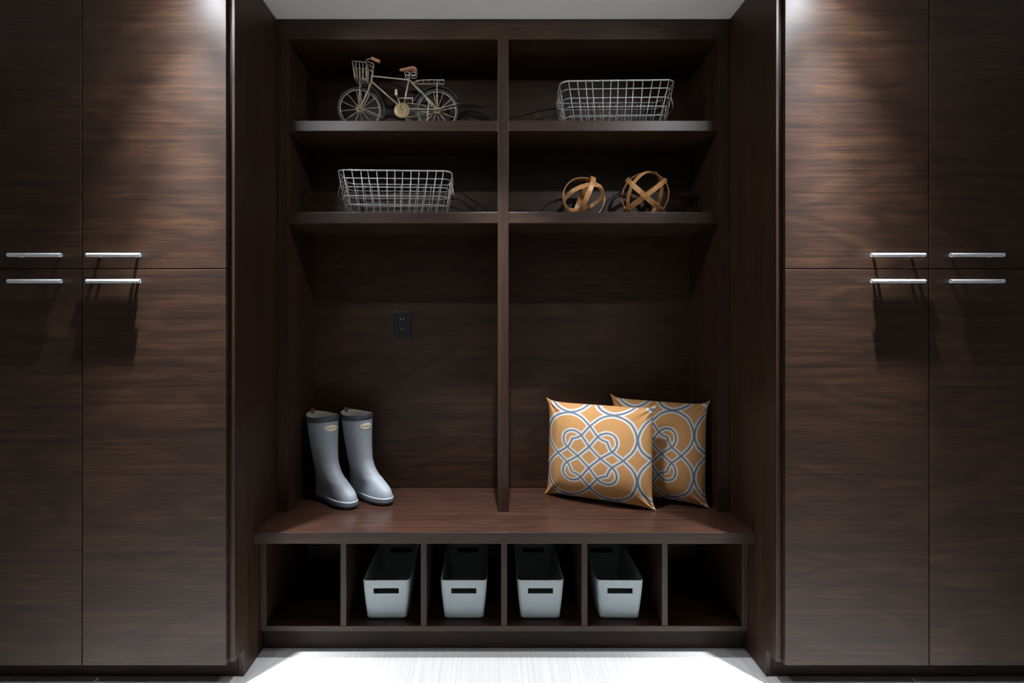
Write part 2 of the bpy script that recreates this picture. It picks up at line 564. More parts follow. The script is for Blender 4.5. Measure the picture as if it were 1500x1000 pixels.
strap_ball('large bent wood strap ball, the bigger of the two on the shelf', Lb, 0.1082,
           [(view_normal(0.70, -0.70, 0.02, Lb), 0.0), (view_normal(0.58, 0.81, -0.03, Lb), 0.0032), (view_normal(0.72, 0.24, 0.65, Lb), 0.0064), (view_normal(-0.12, -0.20, 0.97, Lb), 0.0096)],
           0.019, None)

# ------------------------------------------------------------------ rain boots
SL = [  # z, heel x, front x, half width at rear, half width at front
    (0.000, 0.012, 0.250, 0.032, 0.042), (0.006, 0.006, 0.259, 0.034, 0.046), (0.022, 0.003, 0.263, 0.035, 0.0475), (0.026, 0.004, 0.261, 0.034, 0.0455),
    (0.040, 0.003, 0.260, 0.034, 0.0450), (0.055, 0.003, 0.254, 0.034, 0.0425), (0.066, 0.003, 0.244, 0.034, 0.040), (0.076, 0.003, 0.229, 0.034, 0.0385),
    (0.086, 0.003, 0.211, 0.035, 0.038), (0.100, 0.003, 0.189, 0.037, 0.039), (0.116, 0.003, 0.165, 0.039, 0.040), (0.135, 0.001, 0.145, 0.041, 0.042),
    (0.160, -0.004, 0.130, 0.0435, 0.0435), (0.195, -0.011, 0.122, 0.047, 0.047), (0.240, -0.021, 0.118, 0.052, 0.052), (0.290, -0.031, 0.116, 0.0565, 0.0565), (0.357, -0.041, 0.115, 0.0605, 0.0605)]
def slice_at(z):
    for a, b in zip(SL[:-1], SL[1:]):
        if a[0] <= z <= b[0]:
            f = (z - a[0]) / (b[0] - a[0])
            return tuple(a[i] + (b[i] - a[i]) * f for i in range(5))
    return SL[-1]
def loop_pts(z, grow=0.0, n=48, wav=0.0):
    _, xb, xf, wb, wf = slice_at(z)
    c, h = (xb + xf) / 2, (xf - xb) / 2 + grow
    ex = 2.35 if z < 0.1 else 2.0
    pts = []
    for k in range(n):
        a = 2 * PI * k / n
        ca, sa = math.cos(a), math.sin(a)
        x = math.copysign(abs(ca) ** (2 / ex), ca)
        y = math.copysign(abs(sa) ** (2 / ex), sa)
        f = 0.5 + 0.5 * x
        w = wb + (wf - wb) * (f * f * (3 - 2 * f)) + grow
        if z < 0.075: w *= 1 - 0.10 * math.exp(-((f - 0.42) / 0.16) ** 2)
        pts.append((c + h * x, y * w, z + wav * (math.cos(2 * a) * 0.5)))
    return pts
def skin(bm, loops, cap0=False, cap1=False):
    R = [[bm.verts.new(p) for p in lp] for lp in loops]
    n = len(R[0])
    for A, B in zip(R[:-1], R[1:]):
        for k in range(n):
            bm.faces.new((A[k], A[(k + 1) % n], B[(k + 1) % n], B[k]))
    if cap0: bm.faces.new(R[0][::-1])
    if cap1: bm.faces.new(R[-1])
    return R
def boot(label, loc, rz):
    t = thing('rain_boot', label, 'boot', loc, rz, 'pair of grey rain boots on the bench')
    bm = bmesh.new()
    zs = [0.026, 0.030] + [0.035 + 0.0066 * k for k in range(20)] + [0.170 + 0.0187 * k for k in range(10)] + [0.3575]
    zs = [z for z in zs if z < 0.335] + [0.335]
    skin(bm, [loop_pts(z) for z in zs], cap0=True)
    o = obj('upper', bm, RUBBER, t, smooth=True)
    # welt and sole
    bm = bmesh.new()
    skin(bm, [loop_pts(0.0235, 0.0005), loop_pts(0.0240, 0.0034), loop_pts(0.030, 0.0038), loop_pts(0.0325, 0.0005)], True, True)
    obj('welt', bm, RUBBER, t, smooth=True)
    bm = bmesh.new()
    skin(bm, [loop_pts(0.006, -0.002), loop_pts(0.0075, 0.0015), loop_pts(0.0150, 0.0040), loop_pts(0.0232, 0.0036)], True, True)
    for k in range(9):     # tread blocks
        x = 0.026 + 0.026 * k
        if 0.09 < x < 0.13: continue
        w = 0.027 if x < 0.09 else 0.034 - 0.30 * max(0, x - 0.2)
        box(bm, x - 0.009, x + 0.009, -w, w, 0.0, 0.0065)
    so = obj('sole', bm, SOLE, t)
    bm = bmesh.new()
    skin(bm, [loop_pts(0.0125, 0.0040), loop_pts(0.0130, 0.0046), loop_pts(0.0178, 0.0050), loop_pts(0.0182, 0.0044)])
    obj('sole_stripe', bm, RUBBER_DARK, so, smooth=True)
    # dark collar band, folded over into the lining
    bm = bmesh.new()
    wv = 0.010
    skin(bm, [loop_pts(0.3335, 0.0002, wav=wv * .6), loop_pts(0.334, 0.0022, wav=wv * .7), loop_pts(0.3555, 0.0024, wav=wv), loop_pts(0.357, 0.0008, wav=wv), loop_pts(0.357, -0.0012, wav=wv), loop_pts(0.354, -0.0016, wav=wv)])
    obj('collar', bm, RUBBER_DARK, t, smooth=True)
    bm = bmesh.new()
    skin(bm, [[(x, y, z + 0.0006) for x, y, z in loop_pts(0.3568, -0.0002, wav=wv)], [(x, y, z + .0010) for x, y, z in loop_pts(0.357, -0.0016, wav=wv)], loop_pts(0.345, -0.0034, wav=wv), loop_pts(0.30, -0.004), loop_pts(0.28, -0.004), loop_pts(0.26, -0.004), loop_pts(0.24, -0.004), loop_pts(0.22, -0.004)], cap1=True)
    obj('lining', bm, LINING, t, smooth=True, recalc=False)
    # oval maker's patch wrapped round the shin
    def surf(ang, z, off):
        _, xb, xf, wb, wf = slice_at(z)
        c, h = (xb + xf) / 2, (xf - xb) / 2
        return Vector((c + (h + off) * math.cos(ang), (wf + off) * math.sin(ang), z))
    bm = bmesh.new()
    nr, na = 5, 32
    def oval(f, a, off):
        return surf(0.50 * f * math.cos(a) - 0.12, 0.308 + 0.0130 * f * math.sin(a), off)
    rings = [[bm.verts.new(oval(1.0, 2 * PI * k / na, 0.0004)) for k in range(na)]]
    for q in range(nr):
        rings.append([bm.verts.new(oval(0.97 * (1 - q / nr), 2 * PI * k / na, 0.0019)) for k in range(na)])
    for A, B in zip(rings[:-1], rings[1:]):
        for k in range(na):
            bm.faces.new((A[k], A[(k + 1) % na], B[(k + 1) % na], B[k]))
    bm.faces.new(rings[-1])
    pt = obj('patch', bm, PATCH, t, smooth=True, label='cream oval patch')
    bm = bmesh.new()
    for k in range(9):     # small illegible printed word
        a = -0.12 - 0.30 + 0.075 * k
        h = 0.0032 if k % 4 == 0 else 0.0024
        for da in (-0.014, 0.010):
            P = [surf(a + da - 0.004, 0.308 - h, 0.0024), surf(a + da + 0.005, 0.308 - h, 0.0024), surf(a + da + 0.005, 0.308 + h, 0.0024), surf(a + da - 0.004, 0.308 + h, 0.0024)]
            Q = [p - Vector((0.0008, 0, 0)) for p in P]
            va = [bm.verts.new(p) for p in P]; vb = [bm.verts.new(p) for p in Q]
            bm.faces.new(va); bm.faces.new(vb[::-1])
            for i in range(4): bm.faces.new((va[i], va[(i + 1) % 4], vb[(i + 1) % 4], vb[i]))
        za = 0.308 + (h if k % 2 else -h * 0.1)
        P = [surf(a - 0.016, za - .0005, 0.0024), surf(a + 0.014, za - .0005, 0.0024), surf(a + 0.014, za + .0005, 0.0024), surf(a - 0.016, za + .0005, 0.0024)]
        Q = [p - Vector((0.0008, 0, 0)) for p in P]
        va = [bm.verts.new(p) for p in P]; vb = [bm.verts.new(p) for p in Q]
        bm.faces.new(va); bm.faces.new(vb[::-1])
        for i in range(4): bm.faces.new((va[i], va[(i + 1) % 4], vb[(i + 1) % 4], vb[i]))
    obj('lettering', bm, INK, pt)
    # pull tab at the back
    bm = bmesh.new()
    _, xb, xf, wb, wf = SL[-1]
    path = [(xb - 0.003, 0.345), (xb - 0.0035, 0.362), (xb - 0.001, 0.371), (xb + 0.002, 0.371), (xb + 0.004, 0.362), (xb + 0.0045, 0.345)]
    for (a, b) in zip(path[:-1], path[1:]):
        dx, dz = b[0] - a[0], b[1] - a[1]; l = math.hypot(dx, dz); nx, nz = -dz / l * 0.0008, dx / l * 0.0008
        prism(bm, [(a[0] + nx, a[1] + nz), (b[0] + nx, b[1] + nz), (b[0] - nx, b[1] - nz), (a[0] - nx, a[1] - nz)], 'y', -0.010, 0.010)
    obj('pull_tab', bm, TAB, t)
    return t
BA = math.atan2(-0.163, 0.205)
boot('grey rain boot standing nearer the upright side panel of the shelf unit', (-0.804, 2.184, Z_BENCH + 0.0003), BA)
boot('grey rain boot standing nearer the wall outlet and the middle divider', (-0.668, 2.226, Z_BENCH + 0.0003), BA)

# ------------------------------------------------------------------ patterned pillows
def pattern_segments():
    lobe = [(0, 278), (85, 352), (185, 380), (288, 348), (348, 288), (380, 185), (352, 85), (278, 0)]
    notch = [(0, 278), (36, 232), (70, 190), (106, 166), (148, 152)]
    notch2 = [(148, 152), (166, 106), (190, 70), (232, 36), (278, 0)]
    petal = [(0, 95), (70, 190), (112, 220), (160, 227), (205, 205), (227, 160), (220, 112), (190, 70), (95, 0)]
    inner = [(0, 95), (95, 0)]
    quarter = [catmull(lobe, 10), catmull(notch, 8), catmull(notch2, 8), catmull(petal, 10), inner]
    segs = []
    P = 2 * 383.0
    for ix in (-1, 0, 1):
        for iy in (-1, 0, 1):
            for sx in (-1, 1):
                for sy in (-1, 1):
                    for c in quarter:
                        q = [(sx * x + ix * P, sy * y + iy * P) for x, y in c]
                        segs += list(zip(q[:-1], q[1:]))
    return segs
SEGS = pattern_segments()
def pattern_distance(px, py):
    d = np.full(px.shape, 1e9)
    for (ax, ay), (bx_, by_) in SEGS:
        if max(ax, bx_) < px.min() - 60 or min(ax, bx_) > px.max() + 60 or max(ay, by_) < py.min() - 60 or min(ay, by_) > py.max() + 60:
            continue
        vx, vy = bx_ - ax, by_ - ay
        l2 = vx * vx + vy * vy + 1e-9
        m = (px > min(ax, bx_) - 60) & (px < max(ax, bx_) + 60) & (py > min(ay, by_) - 60) & (py < max(ay, by_) + 60)
        qx, qy = px[m], py[m]
        t = np.clip(((qx - ax) * vx + (qy - ay) * vy) / l2, 0, 1)
        dd = np.hypot(qx - ax - t * vx, qy - ay - t * vy)
        d[m] = np.minimum(d[m], dd)
    return d
def fabric_mat():
    m, nt, b = new_mat('printed_linen')
    N, L = nt.nodes, nt.links
    at = N.new('ShaderNodeVertexColor'); at.layer_name = 'print'
    tc = N.new('ShaderNodeTexCoord')
    n = N.new('ShaderNodeTexNoise'); n.inputs['Scale'].default_value = 350; n.inputs['Detail'].default_value = 3
    mp = N.new('ShaderNodeMapping'); mp.inputs['Scale'].default_value = (1, 1, 0.25)
    L.new(tc.outputs['Object'], mp.inputs['Vector']); L.new(mp.outputs['Vector'], n.inputs['Vector'])
    mr = N.new('ShaderNodeMapRange'); mr.inputs['To Min'].default_value = 0.86; mr.inputs['To Max'].default_value = 1.12
    L.new(n.outputs['Fac'], mr.inputs['Value'])
    mx = N.new('ShaderNodeVectorMath'); mx.operation = 'SCALE'
    L.new(at.outputs['Color'], mx.inputs[0]); L.new(mr.outputs['Result'], mx.inputs['Scale'])
    L.new(mx.outputs['Vector'], b.inputs['Base Color'])
    b.inputs['Roughness'].default_value = 0.9
    b.inputs['Specular IOR Level'].default_value = 0.2
    bp = N.new('ShaderNodeBump'); bp.inputs['Strength'].default_value = 0.25; bp.inputs['Distance'].default_value = 0.0006
    L.new(n.outputs['Fac'], bp.inputs['Height']); L.new(bp.outputs['Normal'], b.inputs['Normal'])
    return m
FABRIC = fabric_mat()
MUST, WHITE, BLUE = np.array((0.465, 0.242, 0.092)), np.array((0.57, 0.55, 0.50)), np.array((0.125, 0.155, 0.205))

def pillow(label, bl, br, height, lean, off, seed, thick=0.072):
    """bl / br: the two bottom corners on the seat (x, y); front face looks towards the room"""
    bl, br = Vector((*bl, 0)), Vector((*br, 0))
    wid = (br - bl).length
    ang = math.atan2(br.y - bl.y, br.x - bl.x)
    mid = (bl + br) / 2
    t = thing('pillow', label, 'pillow', (mid.x, mid.y, Z_BENCH + 0.001), ang, 'patterned pillows on the bench')
    rnd = np.random.RandomState(seed)
    n = 230
    g = np.linspace(-1, 1, n + 1)
    g = np.sign(g) * (1 - (1 - np.abs(g)) ** 1.25)
    U, V = np.meshgrid(g, g)
    hw, hh = wid / 2, height / 2
    # edges curve in between the corners; corners pull out to soft ears
    inx = 1 - 0.060 * (1 - np.abs(V) ** 7)
    inz = 1 - 0.055 * (1 - np.abs(U) ** 7)
    X = U * hw * inx
    Z = V * hh * inz
    prof = np.clip(1 - np.abs(U) ** 3.0, 0, 1) ** 0.56 * np.clip(1 - np.abs(V) ** 3.0, 0, 1) ** 0.56
    wr = np.zeros_like(U)
    for _ in range(9):
        a = rnd.uniform(0, 2 * PI); k = rnd.uniform(2, 6)
        wr += rnd.uniform(0.2, 1) * np.sin(k * (U * math.cos(a) + V * math.sin(a)) + rnd.uniform(0, 6)) / k
    # small gathers that run in from the ears
    cr = np.zeros_like(U)
    for su in (-1, 1):
        for sv in (-1, 1):
            du, dv = 1 - su * U, 1 - sv * V
            rr = np.hypot(du, dv); th = np.arctan2(dv, du)
            cr += np.sin(th * 9 + rnd.uniform(0, 6)) * np.exp(-(rr / 0.30) ** 2) * np.clip(rr / 0.1, 0, 1)
    T = thick * prof + 0.0035 * wr * prof ** 0.5 + 0.0045 * cr * np.clip(prof * 6, 0, 1)
    T = np.maximum(T, 0)
    # soft ears at the four corners
    ear = np.exp(-((1 - np.abs(U)) ** 2 + (1 - np.abs(V)) ** 2) / 0.05 ** 2)
    X = X + np.sign(U) * 0.005 * ear; Z = Z + np.sign(V) * 0.007 * ear * (V > 0)
    # sag a little towards the seat
    zz = Z + hh
    def place(Tsign):
        Y = Tsign * T * (1.0 if Tsign < 0 else 0.85)
        y2 = Y + zz * math.tan(lean)
        # ears flop
        return np.stack([X, y2, zz], -1)
    # print coordinates in motif units, following the cloth over the bulge
    S = 872.0 / 2
    px = U * S + off[0]; py = V * S + off[1]
    d = pattern_distance(px, py)
    def mixc(d):
        w = np.clip((d - 6.5) / 3.5, 0, 1)[..., None]
        c = BLUE * (1 - w) + WHITE * w
        w2 = np.clip((d - 19.5) / 3.5, 0, 1)[..., None]
        return c * (1 - w2) + MUST * w2
    col = mixc(d)
    for name, sgn in (('front_cover', -1), ('back_cover', 1)):
        step = 1 if sgn < 0 else 5
        P = place(sgn)[::step, ::step]; C_ = col[::step, ::step]
        m_, n_ = P.shape[:2]
        verts = P.reshape(-1, 3)
        idx = np.arange(m_ * n_).reshape(m_, n_)
        a, b, c, dd = idx[:-1, :-1].ravel(), idx[:-1, 1:].ravel(), idx[1:, 1:].ravel(), idx[1:, :-1].ravel()
        faces = np.stack([a, b, c, dd], -1) if sgn < 0 else np.stack([a, dd, c, b], -1)
        me = bpy.data.meshes.new(name)
        me.from_pydata(verts.tolist(), [], faces.tolist())
        ca = me.color_attributes.new('print', 'FLOAT_COLOR', 'POINT')
        buf = np.ones((len(verts), 4), np.float32); buf[:, :3] = C_.reshape(-1, 3)
        ca.data.foreach_set('color', buf.ravel())
        me.polygons.foreach_set('use_smooth', [True] * len(me.polygons))
        me.materials.append(FABRIC)
        o = bpy.data.objects.new(name, me)
        COL.objects.link(o)
        o.parent = t
    # seam along the edge
    F = place(0)
    loop = np.concatenate([F[0, :-1:6], F[:-1:6, -1], F[-1, :0:-6], F[:0:-6, 0]])
    bm = bmesh.new()
    tube(bm, [tuple(p) for p in loop], 0.0016, 6, closed=True)
    sm = obj('seam', bm, plain_seam, t, smooth=True)
    return t
plain_seam = plain('mustard_seam', tuple(MUST * 0.95), 0.9, spec=0.2)
pillow('mustard pillow with blue trellis print, the one in front', (0.190, 2.199), (0.607, 2.006), 0.412, math.radians(3.5), (45, 15), 2)
pillow('mustard pillow with blue trellis print, half hidden behind the other pillow', (0.478, 2.221), (0.830, 2.031), 0.424, math.radians(3.5), (35, 5), 4, 0.062)

# ------------------------------------------------------------------ bins in the cubbies
def bin_(label, cx, yfront, rz):
    t = thing('storage_bin', label, 'bin', (cx, yfront, zb1 + 0.0005), rz, 'pale grey bins in the bench cubbies')
    H, L = 0.150, 0.328
    wt, wb = 0.0880, 0.0735            # half widths top / bottom
    ft = -0.012                        # front leans out at the top
    th = 0.0022
    def ring(z, inset, n=4):
        f = z / H
        bul = 0.003 * math.sin(PI * min(1, max(0, f)))
        hx = wb + (wt - wb) * f - inset + bul * 0.5
        y0 = 0.004 + ft * f + inset; y1 = L - 0.004 - ft * f - inset
        r = 0.014
        cy = (y0 + y1) / 2
        return [(x, y + cy, zz) for x, y, zz in rrect(hx, (y1 - y0) / 2, r, z, n)]
    zs = [0.0, 0.003, 0.02, 0.05, 0.08, 0.098, 0.120, 0.135, H]
    bm = bmesh.new()
    outer = [ring(0.0, 0.004)] + [ring(z, 0.0) for z in zs[1:]]
    inner = [ring(z, th) for z in reversed(zs[1:])]
    R = skin(bm, outer + inner, True, True)
    # handle hole through front and back walls
    def cut(y0, y1):
        c = boxbm(-0.0475, 0.0475, y0, y1, 0.0985, 0.1195)
        return c
    o = obj('shell', bm, BIN, t)
    me = o.data
    me.polygons.foreach_set('use_smooth', [True] * len(me.polygons))
    try: me.set_sharp_from_angle(angle=math.radians(35))
    except Exception: pass
    for a, b in ((-0.03, 0.03), (L - 0.03, L + 0.03)):
        c = bpy.data.objects.new('cut', bpy.data.meshes.new('cut'))
        cb = cut(a, b); bmesh.ops.recalc_face_normals(cb, faces=cb.faces); cb.to_mesh(c.data); cb.free()
        COL.objects.link(c)
        c.parent = t
        md = o.modifiers.new('hole', 'BOOLEAN'); md.operation = 'DIFFERENCE'; md.object = c; md.solver = 'EXACT'
        cutters.append((o, c))
    # stitched base and hem lines
    bm = bmesh.new()
    tube(bm, [(x, y, z) for x, y, z in ring(0.0065, -0.0006)], 0.0013, 5, closed=True)
    obj('base_seam', bm, BIN, t, smooth=True)
    bm = bmesh.new()
    tube(bm, [(x, y, z) for x, y, z in ring(H - 0.0006, th / 2)], 0.0019, 6, closed=True)
    obj('rim', bm, BIN, t, smooth=True)
    return t
cutters = []
YB = 1.893
for cx, rz, lab in ((-0.443, 0.015, 'pale grey bin next to the empty cubby below the boots'), (-0.151, 0.0, 'pale grey bin left of the middle bench divider'),
                    (0.138, 0.0, 'pale grey bin right of the middle bench divider'), (0.437, -0.010, 'pale grey bin next to the empty cubby below the pillows')):
    bin_(lab, cx, YB, rz)
# bake the handle holes and drop the cutting boxes
dg = bpy.context.evaluated_depsgraph_get()
dg.update()
for o in {p[0] for p in cutters}:
    me = bpy.data.meshes.new_from_object(o.evaluated_get(dg))
    o.modifiers.clear(); o.data = me
for o, c in cutters:
    bpy.data.objects.remove(c, do_unlink=True)

# ------------------------------------------------------------------ toy bicycle
bike = thing('model_bicycle', 'small brass coloured model bicycle with tan saddle on the top shelf', 'model bicycle', (-0.4385, 2.118, 2.025), math.radians(3))
K = 1 / 348.3
def q(u, v, n=0.0):      # drawing units -> metres along / across / up
    return Vector(((u - 584) * K, n, (192.3 - v) * K))
def bp_(name, bm, m, parent=bike, smooth=True, label=None, bevel=0):
    return obj(name, bm, m, parent, bevel, smooth, label)
def wheel(c, R, steer, name='wheel'):
    rot = Matrix.Translation(c) @ Matrix.Rotation(steer, 4, 'Z')
    def fin(bm):
        bmesh.ops.transform(bm, matrix=rot, verts=bm.verts); return bm
    def circ(r, n=56): return [(r * math.cos(2 * PI * k / n), 0, r * math.sin(2 * PI * k / n)) for k in range(n)]
    bm = bmesh.new(); tube(bm, circ(R - 0.012), 0.0022, 8, closed=True)
    w = bp_(name, fin(bm), BIKE_PAINT)
    bm = bmesh.new(); tube(bm, circ(R - 0.0058), 0.0058, 10, closed=True)
    bp_('tire', fin(bm), TYRE, w, label='dark grey tire')
    for k in range(12):
        a = 2 * PI * (k + 0.35) / 12
        s = 0.004 * (1 if k % 2 else -1)
        bm = bmesh.new()
        tube(bm, [(0.013 * math.cos(a), s, 0.013 * math.sin(a)), ((R - 0.012) * math.cos(a), 0, (R - 0.012) * math.sin(a))], 0.0013, 6)
        bp_('spoke', fin(bm), BIKE_PAINT, w)
    bm = bmesh.new()
    lathe(bm, [(0.003, -0.0125), (0.006, -0.012), (0.0085, -0.0085), (0.016, -0.0075), (0.0165, -0.005), (0.006, -0.004), (0.006, 0.004), (0.0165, 0.005), (0.016, 0.0075), (0.0085, 0.0085), (0.006, 0.012), (0.003, 0.0125)], 20, 'y')
    bp_('hub', fin(bm), BIKE_GOLD, w, False)
    return w
RW = 0.0925
cF = Vector((q(527.8, 0).x, 0, RW)); cR = Vector((q(640.2, 0).x, 0, RW))
ST = math.radians(9)
wheel(cF, RW, ST)
wheel(cR, RW, 0)
def qz(u, v, n=0.0): return q(u, v, n)
# frame
bm = bmesh.new()
r1 = 0.0034
head_t, head_b = qz(546.4, 104.0), qz(543.6, 122.5)
seat_t, bb = qz(600, 110.5), qz(590.2, 158.5)
tube(bm, [head_t, head_b], 0.0048, 10)
tube(bm, [qz(546, 111.2), qz(599.6, 115.5)], r1, 8)
tube(bm, [qz(545, 119.5), bb], r1, 8)
tube(bm, [seat_t, bb], r1, 8)
for s in (-1, 1):
    rear = Vector((cR.x, s * 0.015, cR.z))
    tube(bm, [qz(600.6, 116.5, s * 0.004), Vector((cR.x - 0.02, s * 0.014, cR.z + 0.027)), rear], 0.0027, 8)
    tube(bm, [qz(592, 158.5, s * 0.005), Vector((cR.x - 0.09, s * 0.012, cR.z)), rear], 0.0027, 8)
lathe(bm, [(0.006, -0.010), (0.007, -0.008), (0.007, 0.008), (0.006, 0.010)], 14, 'y', tuple(bb))
bp_('frame', bm, BIKE_PAINT)
# fork
bm = bmesh.new()
cs, sn_ = math.cos(ST), math.sin(ST)
for s in (-1, 1):
    ax = Vector((cF.x - s * 0.015 * sn_, s * 0.015 * cs, cF.z))
    tube(bm, catmull([tuple(head_b + Vector((0, s * 0.004, 0))), tuple(qz(542.8, 126, s * 0.011)), tuple(qz(538.5, 140, s * 0.0145)), tuple(ax)], 6), 0.0027, 8)
tube(bm, [qz(543.4, 124.5, -0.012), qz(543.4, 124.5, 0.012)], 0.0035, 8)
bp_('fork', bm, BIKE_PAINT)
# handlebar: stem, forward bend, cross bar swept back to the grips
bm = bmesh.new()
tube(bm, catmull([tuple(head_t), tuple(qz(547.2, 97)), tuple(qz(547.6, 94)), tuple(qz(545.5, 92.4)), tuple(qz(538.5, 89.5))], 6), 0.0026, 8)
near = [qz(538.5, 89.5, 0.0), qz(538.5, 91.5, -0.022), qz(543, 95.0, -0.048), qz(548.5, 95.5, -0.058)]
far = [qz(538.5, 89.5, 0.0), qz(535, 86.5, 0.022), qz(534, 84, 0.048), qz(535.5, 83.5, 0.060)]
tube(bm, catmull([tuple(p) for p in near], 6), 0.0024, 8)
tube(bm, catmull([tuple(p) for p in far], 6), 0.0024, 8)
hb = bp_('handlebar', bm, BIKE_PAINT)
for p0, p1 in ((near[-1], qz(560.5, 101.5, -0.066)), (far[-1], qz(543, 87.5, 0.072))):
    bm = bmesh.new()
    pts = [p0.lerp(p1, f) for f in (-0.05, 0.0, 0.12, 0.5, 0.85, 0.97, 1.0)]
    tube(bm, pts, [0.004, 0.0058, 0.0066, 0.0064, 0.0070, 0.0062, 0.004], 12)
    bp_('grip', bm, LEATHER, hb, label='tan leather grip')
# basket carried on the front
bm = bmesh.new()
def bq(fx, fy, fz):       # fx -1..1 along bike, fy -1..1 across, fz 0..1 up
    w = 8.2 + 1.8 * fz; d = 0.025 + 0.004 * fz
    cx = 528.3 - 1.3 * fz
    return qz(cx + 1.8 + fx * w, 119.0 - 23.5 * fz + fx * 0.6, fy * d)
for fz, rr in ((0, 0.0022), (1, 0.0028)):
    tube(bm, [bq(-1, -1, fz), bq(1, -1, fz), bq(1, 1, fz), bq(-1, 1, fz)], rr, 6, closed=True)
def slat(p, r=0.0011):
    tube(bm, p, r, 6)
for fy in (-1, 1):
    for fx in (-1, -0.52, 0.0, 0.52, 1):
        slat([bq(fx, fy, 0), bq(fx, fy, 1)], 0.0021)
for fx in (-1, 1):
    for fy in (-0.6, -0.2, 0.2, 0.6):
        slat([bq(fx, fy, 0), bq(fx, fy, 1)], 0.0021)
for fy in (-0.6, -0.2, 0.2, 0.6):
    slat([bq(-1, fy, 0), bq(1, fy, 0)], 0.0018)
bk = bp_('basket', bm, BIKE_PAINT)
bm = bmesh.new()
tube(bm, [qz(528.6, 116, -0.010), Vector((cF.x, -0.020, cF.z))], 0.0026, 6)
tube(bm, [qz(528.6, 116, 0.010), Vector((cF.x, 0.020, cF.z))], 0.0026, 6)
tube(bm, [qz(537.5, 102.0, 0.0), qz(546, 103.5, 0.0)], 0.0022, 6)
bp_('basket_stay', bm, BIKE_PAINT)
# saddle and springs
bm = bmesh.new()
secs = []
for x, w, z0, z1 in ((585.6, 0.004, 102.5, 99.6), (588, 0.0075, 103.6, 98.6), (592, 0.0095, 103.4, 98.4), (597, 0.014, 103.0, 97.6), (602, 0.022, 102.4, 97.2), (607, 0.028, 103.6, 97.8), (610, 0.027, 106.2, 99.2), (611.4, 0.019, 106.6, 101.8)):
    ring = []
    for k in range(16):
        a = 2 * PI * k / 16
        zc, zh = (z0 + z1) / 2, (z0 - z1) / 2
        ring.append(tuple(qz(x, zc - zh * math.sin(a), w * math.cos(a))))
    secs.append(ring)
skin(bm, secs, True, True)
sd = bp_('saddle', bm, LEATHER, label='tan leather saddle')
bm = bmesh.new()
for s in (-1, 1):
    for cx in (596.8, 606.2):
        loop = [tuple(qz(cx + 3.6 * math.cos(2 * PI * k / 18), 108.4 - 2.9 * math.sin(2 * PI * k / 18), s * 0.011)) for k in range(18)]
        tube(bm, loop, 0.0013, 6, closed=True)
tube(bm, [qz(598.8, 111.5), qz(600.6, 103.5)], 0.0028, 8)
tube(bm, [qz(596, 110, -0.012), qz(607, 110.5, -0.012)], 0.0012, 6)
tube(bm, [qz(596, 110, 0.012), qz(607, 110.5, 0.012)], 0.0012, 6)
bp_('saddle_spring', bm, WIRE)
# chain wheel, cranks, pedals, chain guard
bm = bmesh.new()
lathe(bm, [(0.004, -0.013), (0.020, -0.0132), (0.0315, -0.012), (0.0325, -0.0105), (0.0315, -0.009), (0.004, -0.009)], 36, 'y', tuple(qz(589.4, 162)))
bp_('chain_wheel', bm, BIKE_GOLD, smooth=False)
bm = bmesh.new()
tube(bm, [qz(589.4, 162, -0.016), qz(583.2, 144, -0.018)], 0.0024, 6)
tube(bm, [qz(589.4, 162, 0.016), qz(596, 174.5, 0.018)], 0.0024, 6)
tube(bm, [qz(589.4, 162, -0.018), qz(589.4, 162, 0.018)], 0.0026, 8)
bp_('crank', bm, BIKE_PAINT)
for u, v, n in ((581.9, 140, -0.030), (596.5, 175, 0.030)):
    bm = bmesh.new()
    c = qz(u, v, n)
    box(bm, c.x - 0.0045, c.x + 0.0045, c.y - 0.011, c.y + 0.011, c.z - 0.0115, c.z + 0.0115)
    bp_('pedal', bm, PEDAL, smooth=False, bevel=0.0015)
bm = bmesh.new()
for zz in (150.5, 171.5):
    tube(bm, [qz(590.5, zz, -0.0105), qz(612, zz + (2 if zz < 160 else -1.5), -0.0105), Vector((cR.x, -0.0105, cR.z + (0.012 if zz < 160 else -0.012)))], 0.0017, 6)
bp_('chain', bm, BIKE_GOLD)
bm = bmesh.new()
prism(bm, [(qz(585, 0).x, qz(0, 143.0).z), (qz(605, 0).x, qz(0, 142.6).z), (qz(605, 0).x, qz(0, 144.4).z), (qz(585, 0).x, qz(0, 144.8).z)], 'y', -0.010, -0.0085)
tube(bm, [qz(604.6, 143, -0.009), qz(604.6, 152, -0.009)], 0.0014, 6)
bp_('chain_guard', bm, BIKE_PAINT, smooth=False)
